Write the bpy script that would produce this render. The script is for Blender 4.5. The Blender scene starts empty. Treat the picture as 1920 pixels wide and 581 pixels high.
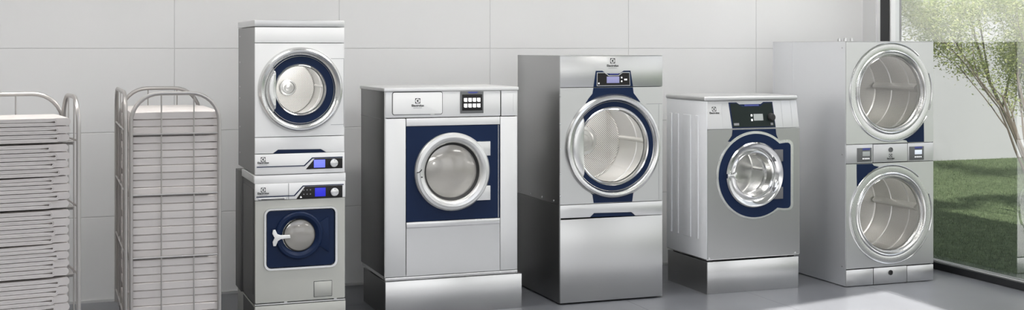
import bpy, bmesh, math, random
import numpy as np
from mathutils import Vector, Matrix
PI = math.pi
rnd = random.Random(7)
SC = bpy.context.scene
COL = SC.collection

# ------------------------------------------------------------------ materials
MATS = {}
def nt_mat(name):
    m = bpy.data.materials.new(name); m.use_nodes = True
    m.node_tree.nodes.clear(); MATS[name] = m
    return m, m.node_tree.nodes, m.node_tree.links

def pbr(name, col, rough=0.5, metal=0.0, aniso=0.0, bump=0.0, bscale=(40, 40, 40), var=0.0, spec=0.5, coat=0.0, emit=None, estr=0.0):
    m, N, L = nt_mat(name)
    out = N.new('ShaderNodeOutputMaterial'); b = N.new('ShaderNodeBsdfPrincipled')
    L.new(b.outputs[0], out.inputs[0])
    b.inputs['Base Color'].default_value = (*col, 1)
    b.inputs['Roughness'].default_value = rough
    b.inputs['Metallic'].default_value = metal
    b.inputs['Specular IOR Level'].default_value = spec
    b.inputs['Coat Weight'].default_value = coat
    if emit:
        b.inputs['Emission Color'].default_value = (*emit, 1); b.inputs['Emission Strength'].default_value = estr
    tc = N.new('ShaderNodeTexCoord'); mp = N.new('ShaderNodeMapping'); nz = N.new('ShaderNodeTexNoise')
    L.new(tc.outputs['Object'], mp.inputs['Vector']); L.new(mp.outputs[0], nz.inputs['Vector'])
    mp.inputs['Scale'].default_value = bscale
    nz.inputs['Scale'].default_value = 1.0; nz.inputs['Detail'].default_value = 4
    if bump > 0:
        bp = N.new('ShaderNodeBump'); bp.inputs['Strength'].default_value = bump; bp.inputs['Distance'].default_value = 0.002
        L.new(nz.outputs['Fac'], bp.inputs['Height']); L.new(bp.outputs[0], b.inputs['Normal'])
    if var > 0:
        mr = N.new('ShaderNodeMapRange')
        mr.inputs['To Min'].default_value = max(0, rough - var); mr.inputs['To Max'].default_value = rough + var
        L.new(nz.outputs['Fac'], mr.inputs['Value']); L.new(mr.outputs[0], b.inputs['Roughness'])
    return m

BR = (3, 3, 260)          # horizontal grain
pbr('steel_front', (0.66, 0.66, 0.655), 0.30, 1.0, bscale=BR, var=0.03, bump=0.03)
pbr('steel_panel', (0.62, 0.62, 0.615), 0.25, 1.0, bscale=BR, var=0.03)
pbr('steel_light', (0.68, 0.68, 0.68), 0.42, 0.85, bscale=BR, var=0.03)
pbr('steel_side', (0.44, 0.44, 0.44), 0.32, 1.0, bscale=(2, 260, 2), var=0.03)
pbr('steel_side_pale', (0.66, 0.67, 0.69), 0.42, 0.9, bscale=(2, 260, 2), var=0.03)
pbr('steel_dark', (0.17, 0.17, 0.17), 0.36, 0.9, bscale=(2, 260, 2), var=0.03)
pbr('enamel_dark', (0.12, 0.12, 0.118), 0.45, 0.3)
pbr('enamel_grey', (0.26, 0.26, 0.257), 0.42, 0.5)
pbr('enamel_white', (0.84, 0.84, 0.835), 0.38, 0.15)
pbr('washer_face', (0.52, 0.52, 0.48), 0.40, 0.45, bscale=BR, var=0.02)
pbr('chrome', (0.70, 0.70, 0.695), 0.15, 1.0)
pbr('satin_chrome', (0.70, 0.70, 0.69), 0.25, 1.0)
pbr('silver_paint', (0.72, 0.72, 0.71), 0.33, 0.7)
pbr('drum_steel', (0.79, 0.785, 0.775), 0.30, 0.9)
pbr('hinge_grey', (0.16, 0.16, 0.165), 0.45, 0.2)
pbr('side_zinc', (0.86, 0.87, 0.89), 0.40, 0.05)
pbr('side_mirror', (0.80, 0.81, 0.83), 0.33, 0.7, bscale=(2, 260, 2), var=0.02)
pbr('steel_satin', (0.78, 0.78, 0.775), 0.38, 0.45, bscale=BR, var=0.02)
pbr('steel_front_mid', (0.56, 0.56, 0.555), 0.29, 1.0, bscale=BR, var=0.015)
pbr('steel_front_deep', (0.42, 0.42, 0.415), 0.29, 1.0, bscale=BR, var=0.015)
pbr('navy', (0.003, 0.014, 0.052), 0.45, 0.0, spec=0.22)
pbr('navy_gloss', (0.004, 0.014, 0.055), 0.3, 0.0, spec=0.3)
pbr('panel_black', (0.014, 0.013, 0.013), 0.4, spec=0.25)
pbr('panel_green_black', (0.006, 0.013, 0.011), 0.4, spec=0.25)
pbr('rubber', (0.02, 0.02, 0.02), 0.6)
pbr('ink', (0.01, 0.01, 0.012), 0.5)
pbr('ink_grey', (0.28, 0.28, 0.29), 0.5)
pbr('white_plastic', (0.85, 0.85, 0.84), 0.35)
pbr('grey_plastic', (0.13, 0.135, 0.135), 0.4)
pbr('lcd_blue', (0.01, 0.01, 0.05), 0.3, emit=(0.008, 0.01, 0.45), estr=1.0)
pbr('lcd_pale_blue', (0.1, 0.1, 0.3), 0.3, emit=(0.10, 0.13, 0.78), estr=1.0)
pbr('lcd_lavender', (0.2, 0.2, 0.3), 0.3, emit=(0.09, 0.09, 0.19), estr=1.0)
pbr('lcd_grey', (0.32, 0.34, 0.33), 0.3, emit=(0.06, 0.065, 0.062), estr=1.0)
pbr('lcd_white', (0.6, 0.65, 0.7), 0.3, emit=(0.25, 0.27, 0.3), estr=1.0)
pbr('label_blue', (0.06, 0.075, 0.28), 0.4)
pbr('icon_white', (0.8, 0.8, 0.8), 0.4, emit=(0.6, 0.6, 0.6), estr=0.8)
pbr('tube_paint', (0.46, 0.44, 0.425), 0.36, 0.7)
pbr('linen', (0.70, 0.66, 0.64), 0.9, bump=0.25, bscale=(60, 60, 160))
pbr('frame_black', (0.022, 0.023, 0.025), 0.4)
pbr('frame_alu', (0.85, 0.85, 0.85), 0.3, 0.3)
pbr('bark', (0.13, 0.105, 0.08), 0.85, bump=0.6, bscale=(30, 30, 12))
pbr('ceiling_paint', (0.80, 0.80, 0.80), 0.8)
pbr('render_wall', (0.40, 0.405, 0.41), 0.9, bump=0.2, bscale=(3, 3, 3))
pbr('room_wall', (0.70, 0.70, 0.70), 0.8)
pbr('fill_panel', (0.9, 0.9, 0.9), 0.5, emit=(1, 0.98, 0.95), estr=22.0)

def mat_perforated(name, scale, thr, flat, dark=(0.04, 0.035, 0.03)):
    """steel sheet with a regular grid of round holes (dark dots); flat: grid in x/z, else round the drum"""
    m, N, L = nt_mat(name)
    out = N.new('ShaderNodeOutputMaterial'); b = N.new('ShaderNodeBsdfPrincipled'); L.new(b.outputs[0], out.inputs[0])
    b.inputs['Roughness'].default_value = 0.33; b.inputs['Metallic'].default_value = 0.75
    uv = N.new('ShaderNodeUVMap'); uv.uv_map = 'holes'
    mp = N.new('ShaderNodeMapping'); mp.inputs['Scale'].default_value = (scale, scale, scale)
    mp.inputs['Rotation'].default_value = (0, 0, PI / 4)
    vo = N.new('ShaderNodeTexVoronoi'); vo.voronoi_dimensions = '2D'; vo.inputs['Randomness'].default_value = 0.0
    vo.inputs['Scale'].default_value = 1.0
    lt = N.new('ShaderNodeMath'); lt.operation = 'LESS_THAN'; lt.inputs[1].default_value = thr
    mx = N.new('ShaderNodeMix'); mx.data_type = 'RGBA'
    mx.inputs['A'].default_value = (0.78, 0.765, 0.74, 1); mx.inputs['B'].default_value = (*dark, 1)
    L.new(uv.outputs[0], mp.inputs[0]); L.new(mp.outputs[0], vo.inputs['Vector']); L.new(vo.outputs['Distance'], lt.inputs[0])
    L.new(lt.outputs[0], mx.inputs['Factor']); L.new(mx.outputs['Result'], b.inputs['Base Color'])
    return m
mat_perforated('drum_back_holes', 84.0, 0.27, True)
mat_perforated('drum_fine_holes', 118.0, 0.26, True)
mat_perforated('tumbler_holes', 120.0, 0.30, True, (0.42, 0.42, 0.42))

def mat_glass(name, tint=(0.96, 0.97, 0.97), refl=1.0, base=0.03, haze=0.0, hazecol=(0.4, 0.39, 0.37), rough=0.0):
    m, N, L = nt_mat(name)
    out = N.new('ShaderNodeOutputMaterial')
    tr = N.new('ShaderNodeBsdfTransparent'); tr.inputs[0].default_value = (*tint, 1)
    gl = N.new('ShaderNodeBsdfGlossy'); gl.inputs['Roughness'].default_value = rough
    fr = N.new('ShaderNodeFresnel'); fr.inputs['IOR'].default_value = 1.5
    ma = N.new('ShaderNodeMath'); ma.operation = 'MULTIPLY_ADD'; ma.inputs[1].default_value = refl; ma.inputs[2].default_value = base
    ma.use_clamp = True
    L.new(fr.outputs[0], ma.inputs[0])
    mx = N.new('ShaderNodeMixShader'); L.new(ma.outputs[0], mx.inputs[0])
    if haze > 0:
        df = N.new('ShaderNodeBsdfDiffuse'); df.inputs[0].default_value = (*hazecol, 1)
        m2 = N.new('ShaderNodeMixShader'); m2.inputs[0].default_value = haze
        L.new(tr.outputs[0], m2.inputs[1]); L.new(df.outputs[0], m2.inputs[2]); L.new(m2.outputs[0], mx.inputs[1])
    else:
        L.new(tr.outputs[0], mx.inputs[1])
    L.new(gl.outputs[0], mx.inputs[2]); L.new(mx.outputs[0], out.inputs[0])
    return m
mat_glass('door_glass', (0.93, 0.93, 0.92))
mat_glass('door_glass_milky', (0.9, 0.9, 0.88), 1.0, 0.05, 0.55, (0.42, 0.40, 0.37), 0.12)
mat_glass('facade_glass', (0.99, 1.0, 0.995), 1.3, 0.50, 0.0)

def mat_tiles(name, base, line, sx, sy, ox, oy, axes, w, rough, metal=0.0, noise=0.06, nscale=2.0, spec=0.5, w2=0.0):
    """large format tiles: joints every sx / sy metres with origin ox / oy, measured on the given position axes"""
    m, N, L = nt_mat(name)
    out = N.new('ShaderNodeOutputMaterial'); b = N.new('ShaderNodeBsdfPrincipled'); L.new(b.outputs[0], out.inputs[0])
    b.inputs['Roughness'].default_value = rough; b.inputs['Specular IOR Level'].default_value = spec
    g = N.new('ShaderNodeNewGeometry'); sp = N.new('ShaderNodeSeparateXYZ'); L.new(g.outputs['Position'], sp.inputs[0])
    def M(op, a, bb=None, c=None):
        n = N.new('ShaderNodeMath'); n.operation = op
        for i, v in enumerate((a, bb, c)):
            if v is None: continue
            if isinstance(v, (int, float)): n.inputs[i].default_value = v
            else: L.new(v, n.inputs[i])
        return n.outputs[0]
    def dist(ax, s, o):
        v = M('DIVIDE', M('SUBTRACT', sp.outputs[ax], o), s)
        fr = M('FRACT', v)
        return M('MULTIPLY', M('MINIMUM', fr, M('SUBTRACT', 1.0, fr)), s)
    d = M('MINIMUM', dist(axes[0], sx, ox), dist(axes[1], sy, oy))
    joint = M('LESS_THAN', d, w)
    nz = N.new('ShaderNodeTexNoise'); nz.inputs['Scale'].default_value = nscale; nz.inputs['Detail'].default_value = 6
    L.new(g.outputs['Position'], nz.inputs['Vector'])
    mr = N.new('ShaderNodeMapRange'); mr.inputs['From Min'].default_value = 0.3; mr.inputs['From Max'].default_value = 0.7
    mr.inputs['To Min'].default_value = 1 - noise; mr.inputs['To Max'].default_value = 1 + noise
    L.new(nz.outputs['Fac'], mr.inputs['Value'])
    mx = N.new('ShaderNodeMix'); mx.data_type = 'RGBA'
    mx.inputs['A'].default_value = (*base, 1); mx.inputs['B'].default_value = (*line, 1)
    L.new(joint, mx.inputs['Factor'])
    hs = N.new('ShaderNodeVectorMath'); hs.operation = 'SCALE'
    L.new(mx.outputs['Result'], hs.inputs[0]); L.new(mr.outputs[0], hs.inputs['Scale'])
    L.new(hs.outputs[0], b.inputs['Base Color'])
    bp = N.new('ShaderNodeBump'); bp.inputs['Strength'].default_value = 0.6; bp.inputs['Distance'].default_value = 0.003
    ss = N.new('ShaderNodeMapRange'); ss.interpolation_type = 'SMOOTHSTEP'
    ss.inputs['From Min'].default_value = 0; ss.inputs['From Max'].default_value = w * 2.2
    L.new(d, ss.inputs['Value']); L.new(ss.outputs[0], bp.inputs['Height']); L.new(bp.outputs[0], b.inputs['Normal'])
    return m
mat_tiles('wall_tile', (0.74, 0.74, 0.74), (0.56, 0.56, 0.56), 1.245, 0.615, 0.901, 0.005, (0, 2), 0.0028, 0.45, noise=0.02, nscale=0.8, spec=0.3)
mat_tiles('floor_tile', (0.165, 0.17, 0.185), (0.07, 0.07, 0.075), 1.0, 2.0, 0.0, 0.9, (0, 1), 0.0022, 0.34, noise=0.10, nscale=1.6, spec=0.5)

def mat_leaf(name, c1, c2):
    m, N, L = nt_mat(name)
    out = N.new('ShaderNodeOutputMaterial'); b = N.new('ShaderNodeBsdfDiffuse'); t = N.new('ShaderNodeBsdfTranslucent')
    mx = N.new('ShaderNodeMixShader'); mx.inputs[0].default_value = 0.4
    g = N.new('ShaderNodeNewGeometry'); rp = N.new('ShaderNodeValToRGB')
    rp.color_ramp.elements[0].color = (*c1, 1); rp.color_ramp.elements[1].color = (*c2, 1)
    L.new(g.outputs['Random Per Island'], rp.inputs[0])
    L.new(rp.outputs[0], b.inputs[0]); L.new(rp.outputs[0], t.inputs[0])
    L.new(b.outputs[0], mx.inputs[1]); L.new(t.outputs[0], mx.inputs[2]); L.new(mx.outputs[0], out.inputs[0])
mat_leaf('leaf_yellow_green', (0.22, 0.30, 0.08), (0.58, 0.60, 0.28))
mat_leaf('leaf_green', (0.08, 0.14, 0.05), (0.26, 0.32, 0.12))
mat_leaf('grass_blade', (0.085, 0.115, 0.065), (0.19, 0.225, 0.14))

def mat_lawn():
    m, N, L = nt_mat('lawn_soil')
    out = N.new('ShaderNodeOutputMaterial'); b = N.new('ShaderNodeBsdfPrincipled'); L.new(b.outputs[0], out.inputs[0])
    b.inputs['Roughness'].default_value = 1.0; b.inputs['Specular IOR Level'].default_value = 0.1
    nz = N.new('ShaderNodeTexNoise'); nz.inputs['Scale'].default_value = 14; nz.inputs['Detail'].default_value = 8
    tc = N.new('ShaderNodeTexCoord'); L.new(tc.outputs['Object'], nz.inputs['Vector'])
    rp = N.new('ShaderNodeValToRGB'); rp.color_ramp.elements[0].position = 0.35; rp.color_ramp.elements[1].position = 0.7
    rp.color_ramp.elements[0].color = (0.05, 0.075, 0.035, 1); rp.color_ramp.elements[1].color = (0.14, 0.18, 0.09, 1)
    L.new(nz.outputs['Fac'], rp.inputs[0]); L.new(rp.outputs[0], b.inputs['Base Color'])
mat_lawn()

# ------------------------------------------------------------------ mesh builder
class MB:
    def __init__(s): s.bm = bmesh.new()
    def face(s, vs):
        try: return s.bm.faces.new(vs)
        except ValueError: return None
    def box(s, x0, x1, y0, y1, z0, z1, bev=0.0, seg=2):
        t = bmesh.new()
        bmesh.ops.create_cube(t, size=1)
        for v in t.verts:
            v.co = Vector(((x0 + x1) / 2 + v.co.x * (x1 - x0), (y0 + y1) / 2 + v.co.y * (y1 - y0), (z0 + z1) / 2 + v.co.z * (z1 - z0)))
        if bev > 0: bmesh.ops.bevel(t, geom=list(t.edges), offset=bev, segments=seg, affect='EDGES', profile=0.5)
        s.merge(t); return s
    def merge(s, t):
        me = bpy.data.meshes.new('t'); t.to_mesh(me); t.free(); s.bm.from_mesh(me); bpy.data.meshes.remove(me)
    def prism(s, pts, y0, y1, bev=0.0):
        """polygon in x/z, front at y0, back at y1"""
        t = bmesh.new()
        a = [t.verts.new((x, y0, z)) for x, z in pts]; b = [t.verts.new((x, y1, z)) for x, z in pts]
        t.faces.new(a); t.faces.new(b[::-1])
        n = len(pts)
        for i in range(n): t.faces.new((a[i], b[i], b[(i + 1) % n], a[(i + 1) % n]))
        bmesh.ops.recalc_face_normals(t, faces=t.faces)
        if bev > 0:
            ed = [e for e in t.edges if abs(e.verts[0].co.y - y0) < 1e-7 and abs(e.verts[1].co.y - y0) < 1e-7]
            bmesh.ops.bevel(t, geom=ed, offset=bev, segments=2, affect='EDGES', profile=0.5)
        s.merge(t); return s
    def plate_hole(s, outer, cx, cz, r, y0, y1, n=96):
        """plate with a round hole; outer is star-shaped about (cx,cz)"""
        def ray(a):
            dx, dz = math.cos(a), math.sin(a); best = None
            for i in range(len(outer)):
                (x1, z1), (x2, z2) = outer[i], outer[(i + 1) % len(outer)]
                ex, ez = x2 - x1, z2 - z1; den = dx * ez - dz * ex
                if abs(den) < 1e-12: continue
                t = ((x1 - cx) * ez - (z1 - cz) * ex) / den
                u = ((x1 - cx) * dz - (z1 - cz) * dx) / den
                if t > 0 and -1e-6 <= u <= 1 + 1e-6 and (best is None or t > best): best = t
            return best
        an = [2 * PI * i / n for i in range(n)]
        an += [math.atan2(z - cz, x - cx) % (2 * PI) for x, z in outer]
        an = sorted(an); A = [an[0]]
        for a in an[1:]:
            if a - A[-1] > 1e-5: A.append(a)
        rings = []
        for y in (y0, y1):
            o = []; inn = []
            for a in A:
                d = ray(a) or r * 1.01; d = max(d, r * 1.0005)
                o.append(s.bm.verts.new((cx + d * math.cos(a), y, cz + d * math.sin(a))))
                inn.append(s.bm.verts.new((cx + r * math.cos(a), y, cz + r * math.sin(a))))
            rings.append((o, inn))
        k = len(A); (o0, i0), (o1, i1) = rings
        for i in range(k):
            j = (i + 1) % k
            s.face((o0[i], o0[j], i0[j], i0[i])); s.face((o1[j], o1[i], i1[i], i1[j]))
            s.face((o0[j], o0[i], o1[i], o1[j])); s.face((i0[i], i0[j], i1[j], i1[i]))
        return s
    def lathe(s, cx, cz, prof, n=96, a0=0.0, a1=2 * PI, uvr=False):
        """profile of (radius, y) turned about the depth axis through (cx,cz)"""
        full = abs(a1 - a0 - 2 * PI) < 1e-6
        m = n if full else n + 1
        rows = []
        for r, y in prof:
            if r < 1e-6: rows.append([s.bm.verts.new((cx, y, cz))])
            else: rows.append([s.bm.verts.new((cx + r * math.cos(a0 + (a1 - a0) * i / n), y, cz + r * math.sin(a0 + (a1 - a0) * i / n))) for i in range(m)])
        for p, q in zip(rows[:-1], rows[1:]):
            for i in range(n):
                j = (i + 1) % m
                if len(p) == 1 and len(q) == 1: continue
                if len(p) == 1: s.face((p[0], q[i], q[j]))
                elif len(q) == 1: s.face((p[i], q[0], p[j]))
                else: s.face((p[i], q[i], q[j], p[j]))
        return s
    def lathe_z(s, cx, cy, prof, n=24):
        rows = []
        for r, z in prof:
            if r < 1e-6: rows.append([s.bm.verts.new((cx, cy, z))])
            else: rows.append([s.bm.verts.new((cx + r * math.cos(2 * PI * i / n), cy + r * math.sin(2 * PI * i / n), z)) for i in range(n)])
        for p, q in zip(rows[:-1], rows[1:]):
            for i in range(n):
                j = (i + 1) % n
                if len(p) == 1: s.face((p[0], q[i], q[j]))
                elif len(q) == 1: s.face((p[i], q[0], p[j]))
                else: s.face((p[i], q[i], q[j], p[j]))
        return s
    def tube(s, pts, r, n=10, closed=False, radii=None):
        pts = [Vector(p) for p in pts]; k = len(pts); rows = []
        up = None
        for i, p in enumerate(pts):
            a = pts[i - 1] if (i > 0 or closed) else p; b = pts[(i + 1) % k] if (i < k - 1 or closed) else p
            d = (b - a).normalized()
            if up is None:
                up = Vector((0, 0, 1)) if abs(d.z) < 0.9 else Vector((1, 0, 0))
            u = d.cross(up).normalized(); w = u.cross(d).normalized(); up = w
            rr = radii[i] if radii else r
            rows.append([s.bm.verts.new(p + (u * math.cos(2 * PI * j / n) + w * math.sin(2 * PI * j / n)) * rr) for j in range(n)])
        for i in range(k if closed else k - 1):
            p, q = rows[i], rows[(i + 1) % k]
            for j in range(n):
                s.face((p[j], p[(j + 1) % n], q[(j + 1) % n], q[j]))
        if not closed: s.face(rows[0][::-1]); s.face(rows[-1])
        return s
    def text(s, body, x, z, size, y, extrude=0.0004, bold=0.0, sx=1.0):
        cu = bpy.data.curves.new('t', 'FONT'); cu.body = body; cu.size = size; cu.align_x = 'CENTER'; cu.extrude = extrude; cu.offset = bold
        cu.resolution_u = 3
        o = bpy.data.objects.new('t', cu); COL.objects.link(o)
        bpy.context.view_layer.update()
        me = bpy.data.meshes.new_from_object(o.evaluated_get(bpy.context.evaluated_depsgraph_get()))
        me.transform(Matrix(((sx, 0, 0, x), (0, 0, -1, y), (0, 1, 0, z), (0, 0, 0, 1))))
        s.bm.from_mesh(me); bpy.data.meshes.remove(me)
        bpy.data.objects.remove(o); bpy.data.curves.remove(cu)
        return s
    def build(s, name, mat, parent=None, off=(0, 0, 0), smooth=32, normals=True, holes=None):
        if normals: bmesh.ops.recalc_face_normals(s.bm, faces=s.bm.faces)
        if holes:
            uvl = s.bm.loops.layers.uv.new('holes'); kind, cx, cz, R = holes
            for f in s.bm.faces:
                for lp in f.loops:
                    c = lp.vert.co
                    if kind == 'flat': lp[uvl].uv = (c.x, c.z)
                    else:
                        a = math.atan2(c.z - cz, c.x - cx)
                        ca = f.calc_center_median(); am = math.atan2(ca.z - cz, ca.x - cx)
                        if a - am > PI: a -= 2 * PI
                        if am - a > PI: a += 2 * PI
                        lp[uvl].uv = (a * R, c.y)
        me = bpy.data.meshes.new(name); s.bm.to_mesh(me); s.bm.free()
        if off != (0, 0, 0): me.transform(Matrix.Translation(Vector(off)))
        me.materials.append(MATS[mat])
        if smooth and len(me.polygons):
            me.shade_smooth(); me.set_sharp_from_angle(angle=math.radians(smooth))
        o = bpy.data.objects.new(name, me); COL.objects.link(o)
        if parent: o.parent = parent
        return o

def tag(o, label=None, cat=None, group=None, kind=None):
    if label: o['label'] = label
    if cat: o['category'] = cat
    if group: o['group'] = group
    if kind: o['kind'] = kind
    return o
def thing(name, loc, label, cat, rz=0.0, group=None):
    o = bpy.data.objects.new(name, None); COL.objects.link(o)
    o.location = loc; o.rotation_euler = (0, 0, rz); o.empty_display_size = 0.1
    return tag(o, label, cat, group)
def rrect(x0, x1, z0, z1, r, n=6):
    p = []
    for cx, cz, a in ((x1 - r, z1 - r, 0), (x0 + r, z1 - r, 90), (x0 + r, z0 + r, 180), (x1 - r, z0 + r, 270)):
        for i in range(n + 1):
            t = math.radians(a + 90 * i / n); p.append((cx + r * math.cos(t), cz + r * math.sin(t)))
    return p
def rect(x0, x1, z0, z1): return [(x0, z0), (x1, z0), (x1, z1), (x0, z1)]

class Machine:
    """collects the parts of one machine; all shapes are given with heights above the floor"""
    def __init__(s, name, loc, label, cat):
        s.z = loc[2]; s.root = thing(name, loc, label, cat)
    def add(s, mb, name, mat, parent=None, label=None, **k):
        o = mb.build(name, mat, parent or s.root, off=(0, 0, -s.z), **k)
        if label: o['label'] = label
        return o
    def shell(s, w, d, z0, z1, mat, y0=0.018, t=0.012, name='body', parent=None):
        m = MB()
        m.box(0, t, y0, d, z0, z1); m.box(w - t, w, y0, d, z0, z1)
        m.box(t, w - t, d - t, d, z0, z1); m.box(t, w - t, y0, d - t, z0, z0 + t); m.box(t, w - t, y0, d - t, z1 - t, z1)
        return s.add(m, name, mat, parent, smooth=0)

def logo(M, x, z, sz, parent=None, txt=True, ty=None, tilt=None, y=-0.0012, prof=True):
    """square badge with ring and arrow head, the word below"""
    m = MB(); h = sz / 2
    # black square with a round opening, and the arrow head inside it
    sq = rect(x - h, x + h, z - h, z + h)
    m.plate_hole(sq, x, z, h * 0.90, y, y + 0.001, n=32)
    m.prism([(x - h * .50, z), (x + h * .22, z + h * .56), (x + h * .22, z - h * .56)], y, y + 0.001)
    m.box(x + h * .12, x + h * .24, y, y + 0.001, z - h * .86, z + h * .86)
    if txt:
        tz = ty if ty is not None else z - h - sz * .55
        m.text('Electrolux', x, tz - sz * .12, sz * 0.60, y, bold=0.0006)
    if tilt:
        for v in m.bm.verts: v.co.y += tilt(v.co.z)
    o = M.add(m, 'logo', 'ink', parent)
    if txt and prof:
        m = MB(); m.text('PROFESSIONAL', x, tz - sz * .44, sz * 0.20, y, sx=1.3)
        M.add(m, 'logo_lettering', 'ink_grey', o)
    return o

def drum(M, cx, cz, r, y0, y1, back_mat, hub=0.0, ribs=3, wall_mat='drum_steel', lip=0.02, rib_h=.05, seams=(), rib_a=4):
    m = MB()
    prof = [(r - lip, y0), (r, y0 + 0.02), (r, y1)]
    m.lathe(cx, cz, prof, n=96)
    d = M.add(m, 'drum', wall_mat, None, holes=('round', cx, cz, r), normals=False)
    m = MB(); m.lathe(cx, cz, [(r, y1), (r * .97, y1 + .008), (r * .55, y1 + 0.02), (0.0, y1 + 0.02)], n=96)
    M.add(m, 'drum_back', back_mat, d, holes=('flat', cx, cz, r), normals=False)
    if hub > 0:
        m = MB(); m.lathe(cx, cz, [(hub, y1 + .016), (hub * .96, y1 - .004), (hub * .75, y1 - .006), (hub * .68, y1 + .001), (hub * .45, y1 + 0.0), (hub * .4, y1 - .012), (0, y1 - .018)], n=48)
        M.add(m, 'drum_hub', 'satin_chrome', d)
    for k in range(ribs):
        a = math.radians(rib_a + 360 / ribs * k); m = MB()
        e = Vector((math.cos(a), 0, math.sin(a))); t = Vector((-math.sin(a), 0, math.cos(a))); c = Vector((cx, 0, cz))
        hgt = r * rib_h; wd = r * (.05 + rib_h * .4)
        sec = [(-wd, 0), (-wd * .45, hgt * .75), (-wd * .2, hgt), (wd * .2, hgt), (wd * .45, hgt * .75), (wd, 0)]
        ra = [m.bm.verts.new(c + e * (r - h + .002) + t * w + Vector((0, y0 + .05, 0))) for w, h in sec]
        rb = [m.bm.verts.new(c + e * (r - h + .002) + t * w + Vector((0, y1 - .01, 0))) for w, h in sec]
        for i in range(5): m.face((ra[i], ra[i + 1], rb[i + 1], rb[i]))
        m.face(ra); m.face(rb[::-1])
        M.add(m, 'drum_paddle', 'drum_steel', d)
    for ys in seams:
        m = MB(); m.lathe(cx, cz, [(r, ys - .006), (r - .006, ys - .003), (r - .006, ys + .003), (r, ys + .006)], n=96)
        M.add(m, 'drum_bead', 'drum_steel', d, normals=False)
    return d

def housing(M, cx, cz, r_in, r_out, y0, y1, mat='drum_steel', parent=None, name='door_opening'):
    m = MB(); m.lathe(cx, cz, [(r_in, y0), (r_out, y1)], n=96)
    return M.add(m, name, mat, parent, normals=False)

# ------------------------------------------------------------------ the room
def structure(name, mb, mat, smooth=0):
    o = mb.build(name, mat, None, smooth=smooth); o['kind'] = 'structure'; return o
ZC = 3.6; XL, XG, YF, YB = -4.6, 7.0, -3.4, 9.66
structure('floor', MB().box(XL - .2, XG + .02, YF - .2, YB + .2, -0.1, 0), 'floor_tile')
structure('wall_back', MB().box(XL - .2, XG + .30, YB, YB + 0.2, 0, ZC), 'wall_tile')
structure('wall_left', MB().box(XL - .2, XL, YF, YB, 0, ZC), 'room_wall')
# wall behind the camera with a wide opening added to let in soft daylight
m = MB()
m.box(XL, XG, YF - .2, YF, 0, .45); m.box(XL, XG, YF - .2, YF, 3.1, ZC)
m.box(XL, XL + 1.2, YF - .2, YF, .45, 3.1); m.box(XG - .5, XG, YF - .2, YF, .45, 3.1)
m.box(0.6, 0.9, YF - .2, YF, .45, 3.1)
structure('wall_front', m, 'room_wall')
# ceiling with an added opening, shaped to throw the sun patch on the floor
SUND = Vector((0.46, 0.50, -0.735)).normalized()
sh = SUND * (ZC / SUND.z)      # offset from floor to ceiling, backwards along the sun
patch = [(1.3, 4.3), (5.75, 4.3), (6.02, 8.01), (1.3, 6.90)]
hole = [(x + sh.x, y + sh.y) for x, y in patch]
m = MB(); bm = m.bm
outer = [(XL - .2, YF - .2), (XG + .3, YF - .2), (XG + .3, YB + .2), (XL - .2, YB + .2)]
for z in (ZC, ZC + .25):
    o_ = [bm.verts.new((x, y, z)) for x, y in outer]; h_ = [bm.verts.new((x, y, z)) for x, y in hole]
    for i in range(4): m.face((o_[i], o_[(i + 1) % 4], h_[(i + 1) % 4], h_[i]))
    if z == ZC: lo, lh = o_, h_
for i in range(4):
    m.face((lo[i], lo[(i + 1) % 4], o_[(i + 1) % 4], o_[i])); m.face((lh[i], lh[(i + 1) % 4], h_[(i + 1) % 4], h_[i]))
structure('ceiling', m, 'ceiling_paint')
m = MB(); m.box(XL, XG - .002, YB - .012, YB - .0005, 0, .018); structure('baseboard_back', m, 'silver_paint')
# right side: pier, corner post, glass facade
structure('wall_right', MB().box(XG, XG + .28, 9.47, YB, 0, ZC), 'room_wall')
m = MB(); m.box(XG + .01, XG + .16, 9.407, 9.47, 0, ZC); structure('trim_1', m, 'frame_alu')
m = MB(); m.box(XG - .0, XG + .14, 9.285, 9.4065, 0, ZC, .004); 
m.box(XG - .0, XG + .14, YF, 9.284, 0, .058, .004)
m.box(XG - .0, XG + .14, YF, 9.284, ZC - .09, ZC)
m.box(XG - .0, XG + .14, 1.2, 1.32, .058, ZC - .09)
wf = structure('window_1', m, 'frame_black')
m = MB(); m.box(XG + .012, XG + .10, 9.268, 9.2845, .06, ZC - .09); m.box(XG + .03, XG + .036, YF, 9.268, .0585, .066)
o = m.build('window_bead', 'frame_alu', wf); 
m = MB(); v = [m.bm.verts.new(c) for c in ((XG + .06, YF, .058), (XG + .06, 9.285, .058), (XG + .06, 9.285, ZC - .09), (XG + .06, YF, ZC - .09))]; m.face(v)
o = m.build('window_glass', 'facade_glass', wf, smooth=0)
# outside
m = MB(); m.box(XG + .14, XG + 22, YF - 8, 28, -.12, -.02); structure('ground_lawn', m, 'lawn_soil')
GY = 17.2
m = MB(); m.box(XG - 6, XG + 24, GY, GY + .3, -.1, 9.0); structure('wall_garden', m, 'render_wall')

# ------------------------------------------------------------------ 1  stacked dryer, washer and stand
X0, Y0 = 1.279, 8.26
def console_strip(M, z0, z1, x1, kind):
    """white control strip with the dark panel, blue outline, screen and dial"""
    pass

st = Machine('machine_stand', (X0, Y0, 0), 'dark sheet metal stand with tall rear housing under the stacked laundry pair', 'stand')
m = MB(); m.box(0.0, .6, .0, .78, 0, .170, .003); st.add(m, 'plinth', 'washer_face', label='pale front plinth')
m = MB(); m.box(-.012, .55, .54, .80, .171, 1.0, .003); 
m.box(-.002, -.001 + .004, .02, .50, .01, .16)
st.add(m, 'rear_housing', 'enamel_dark')

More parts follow.
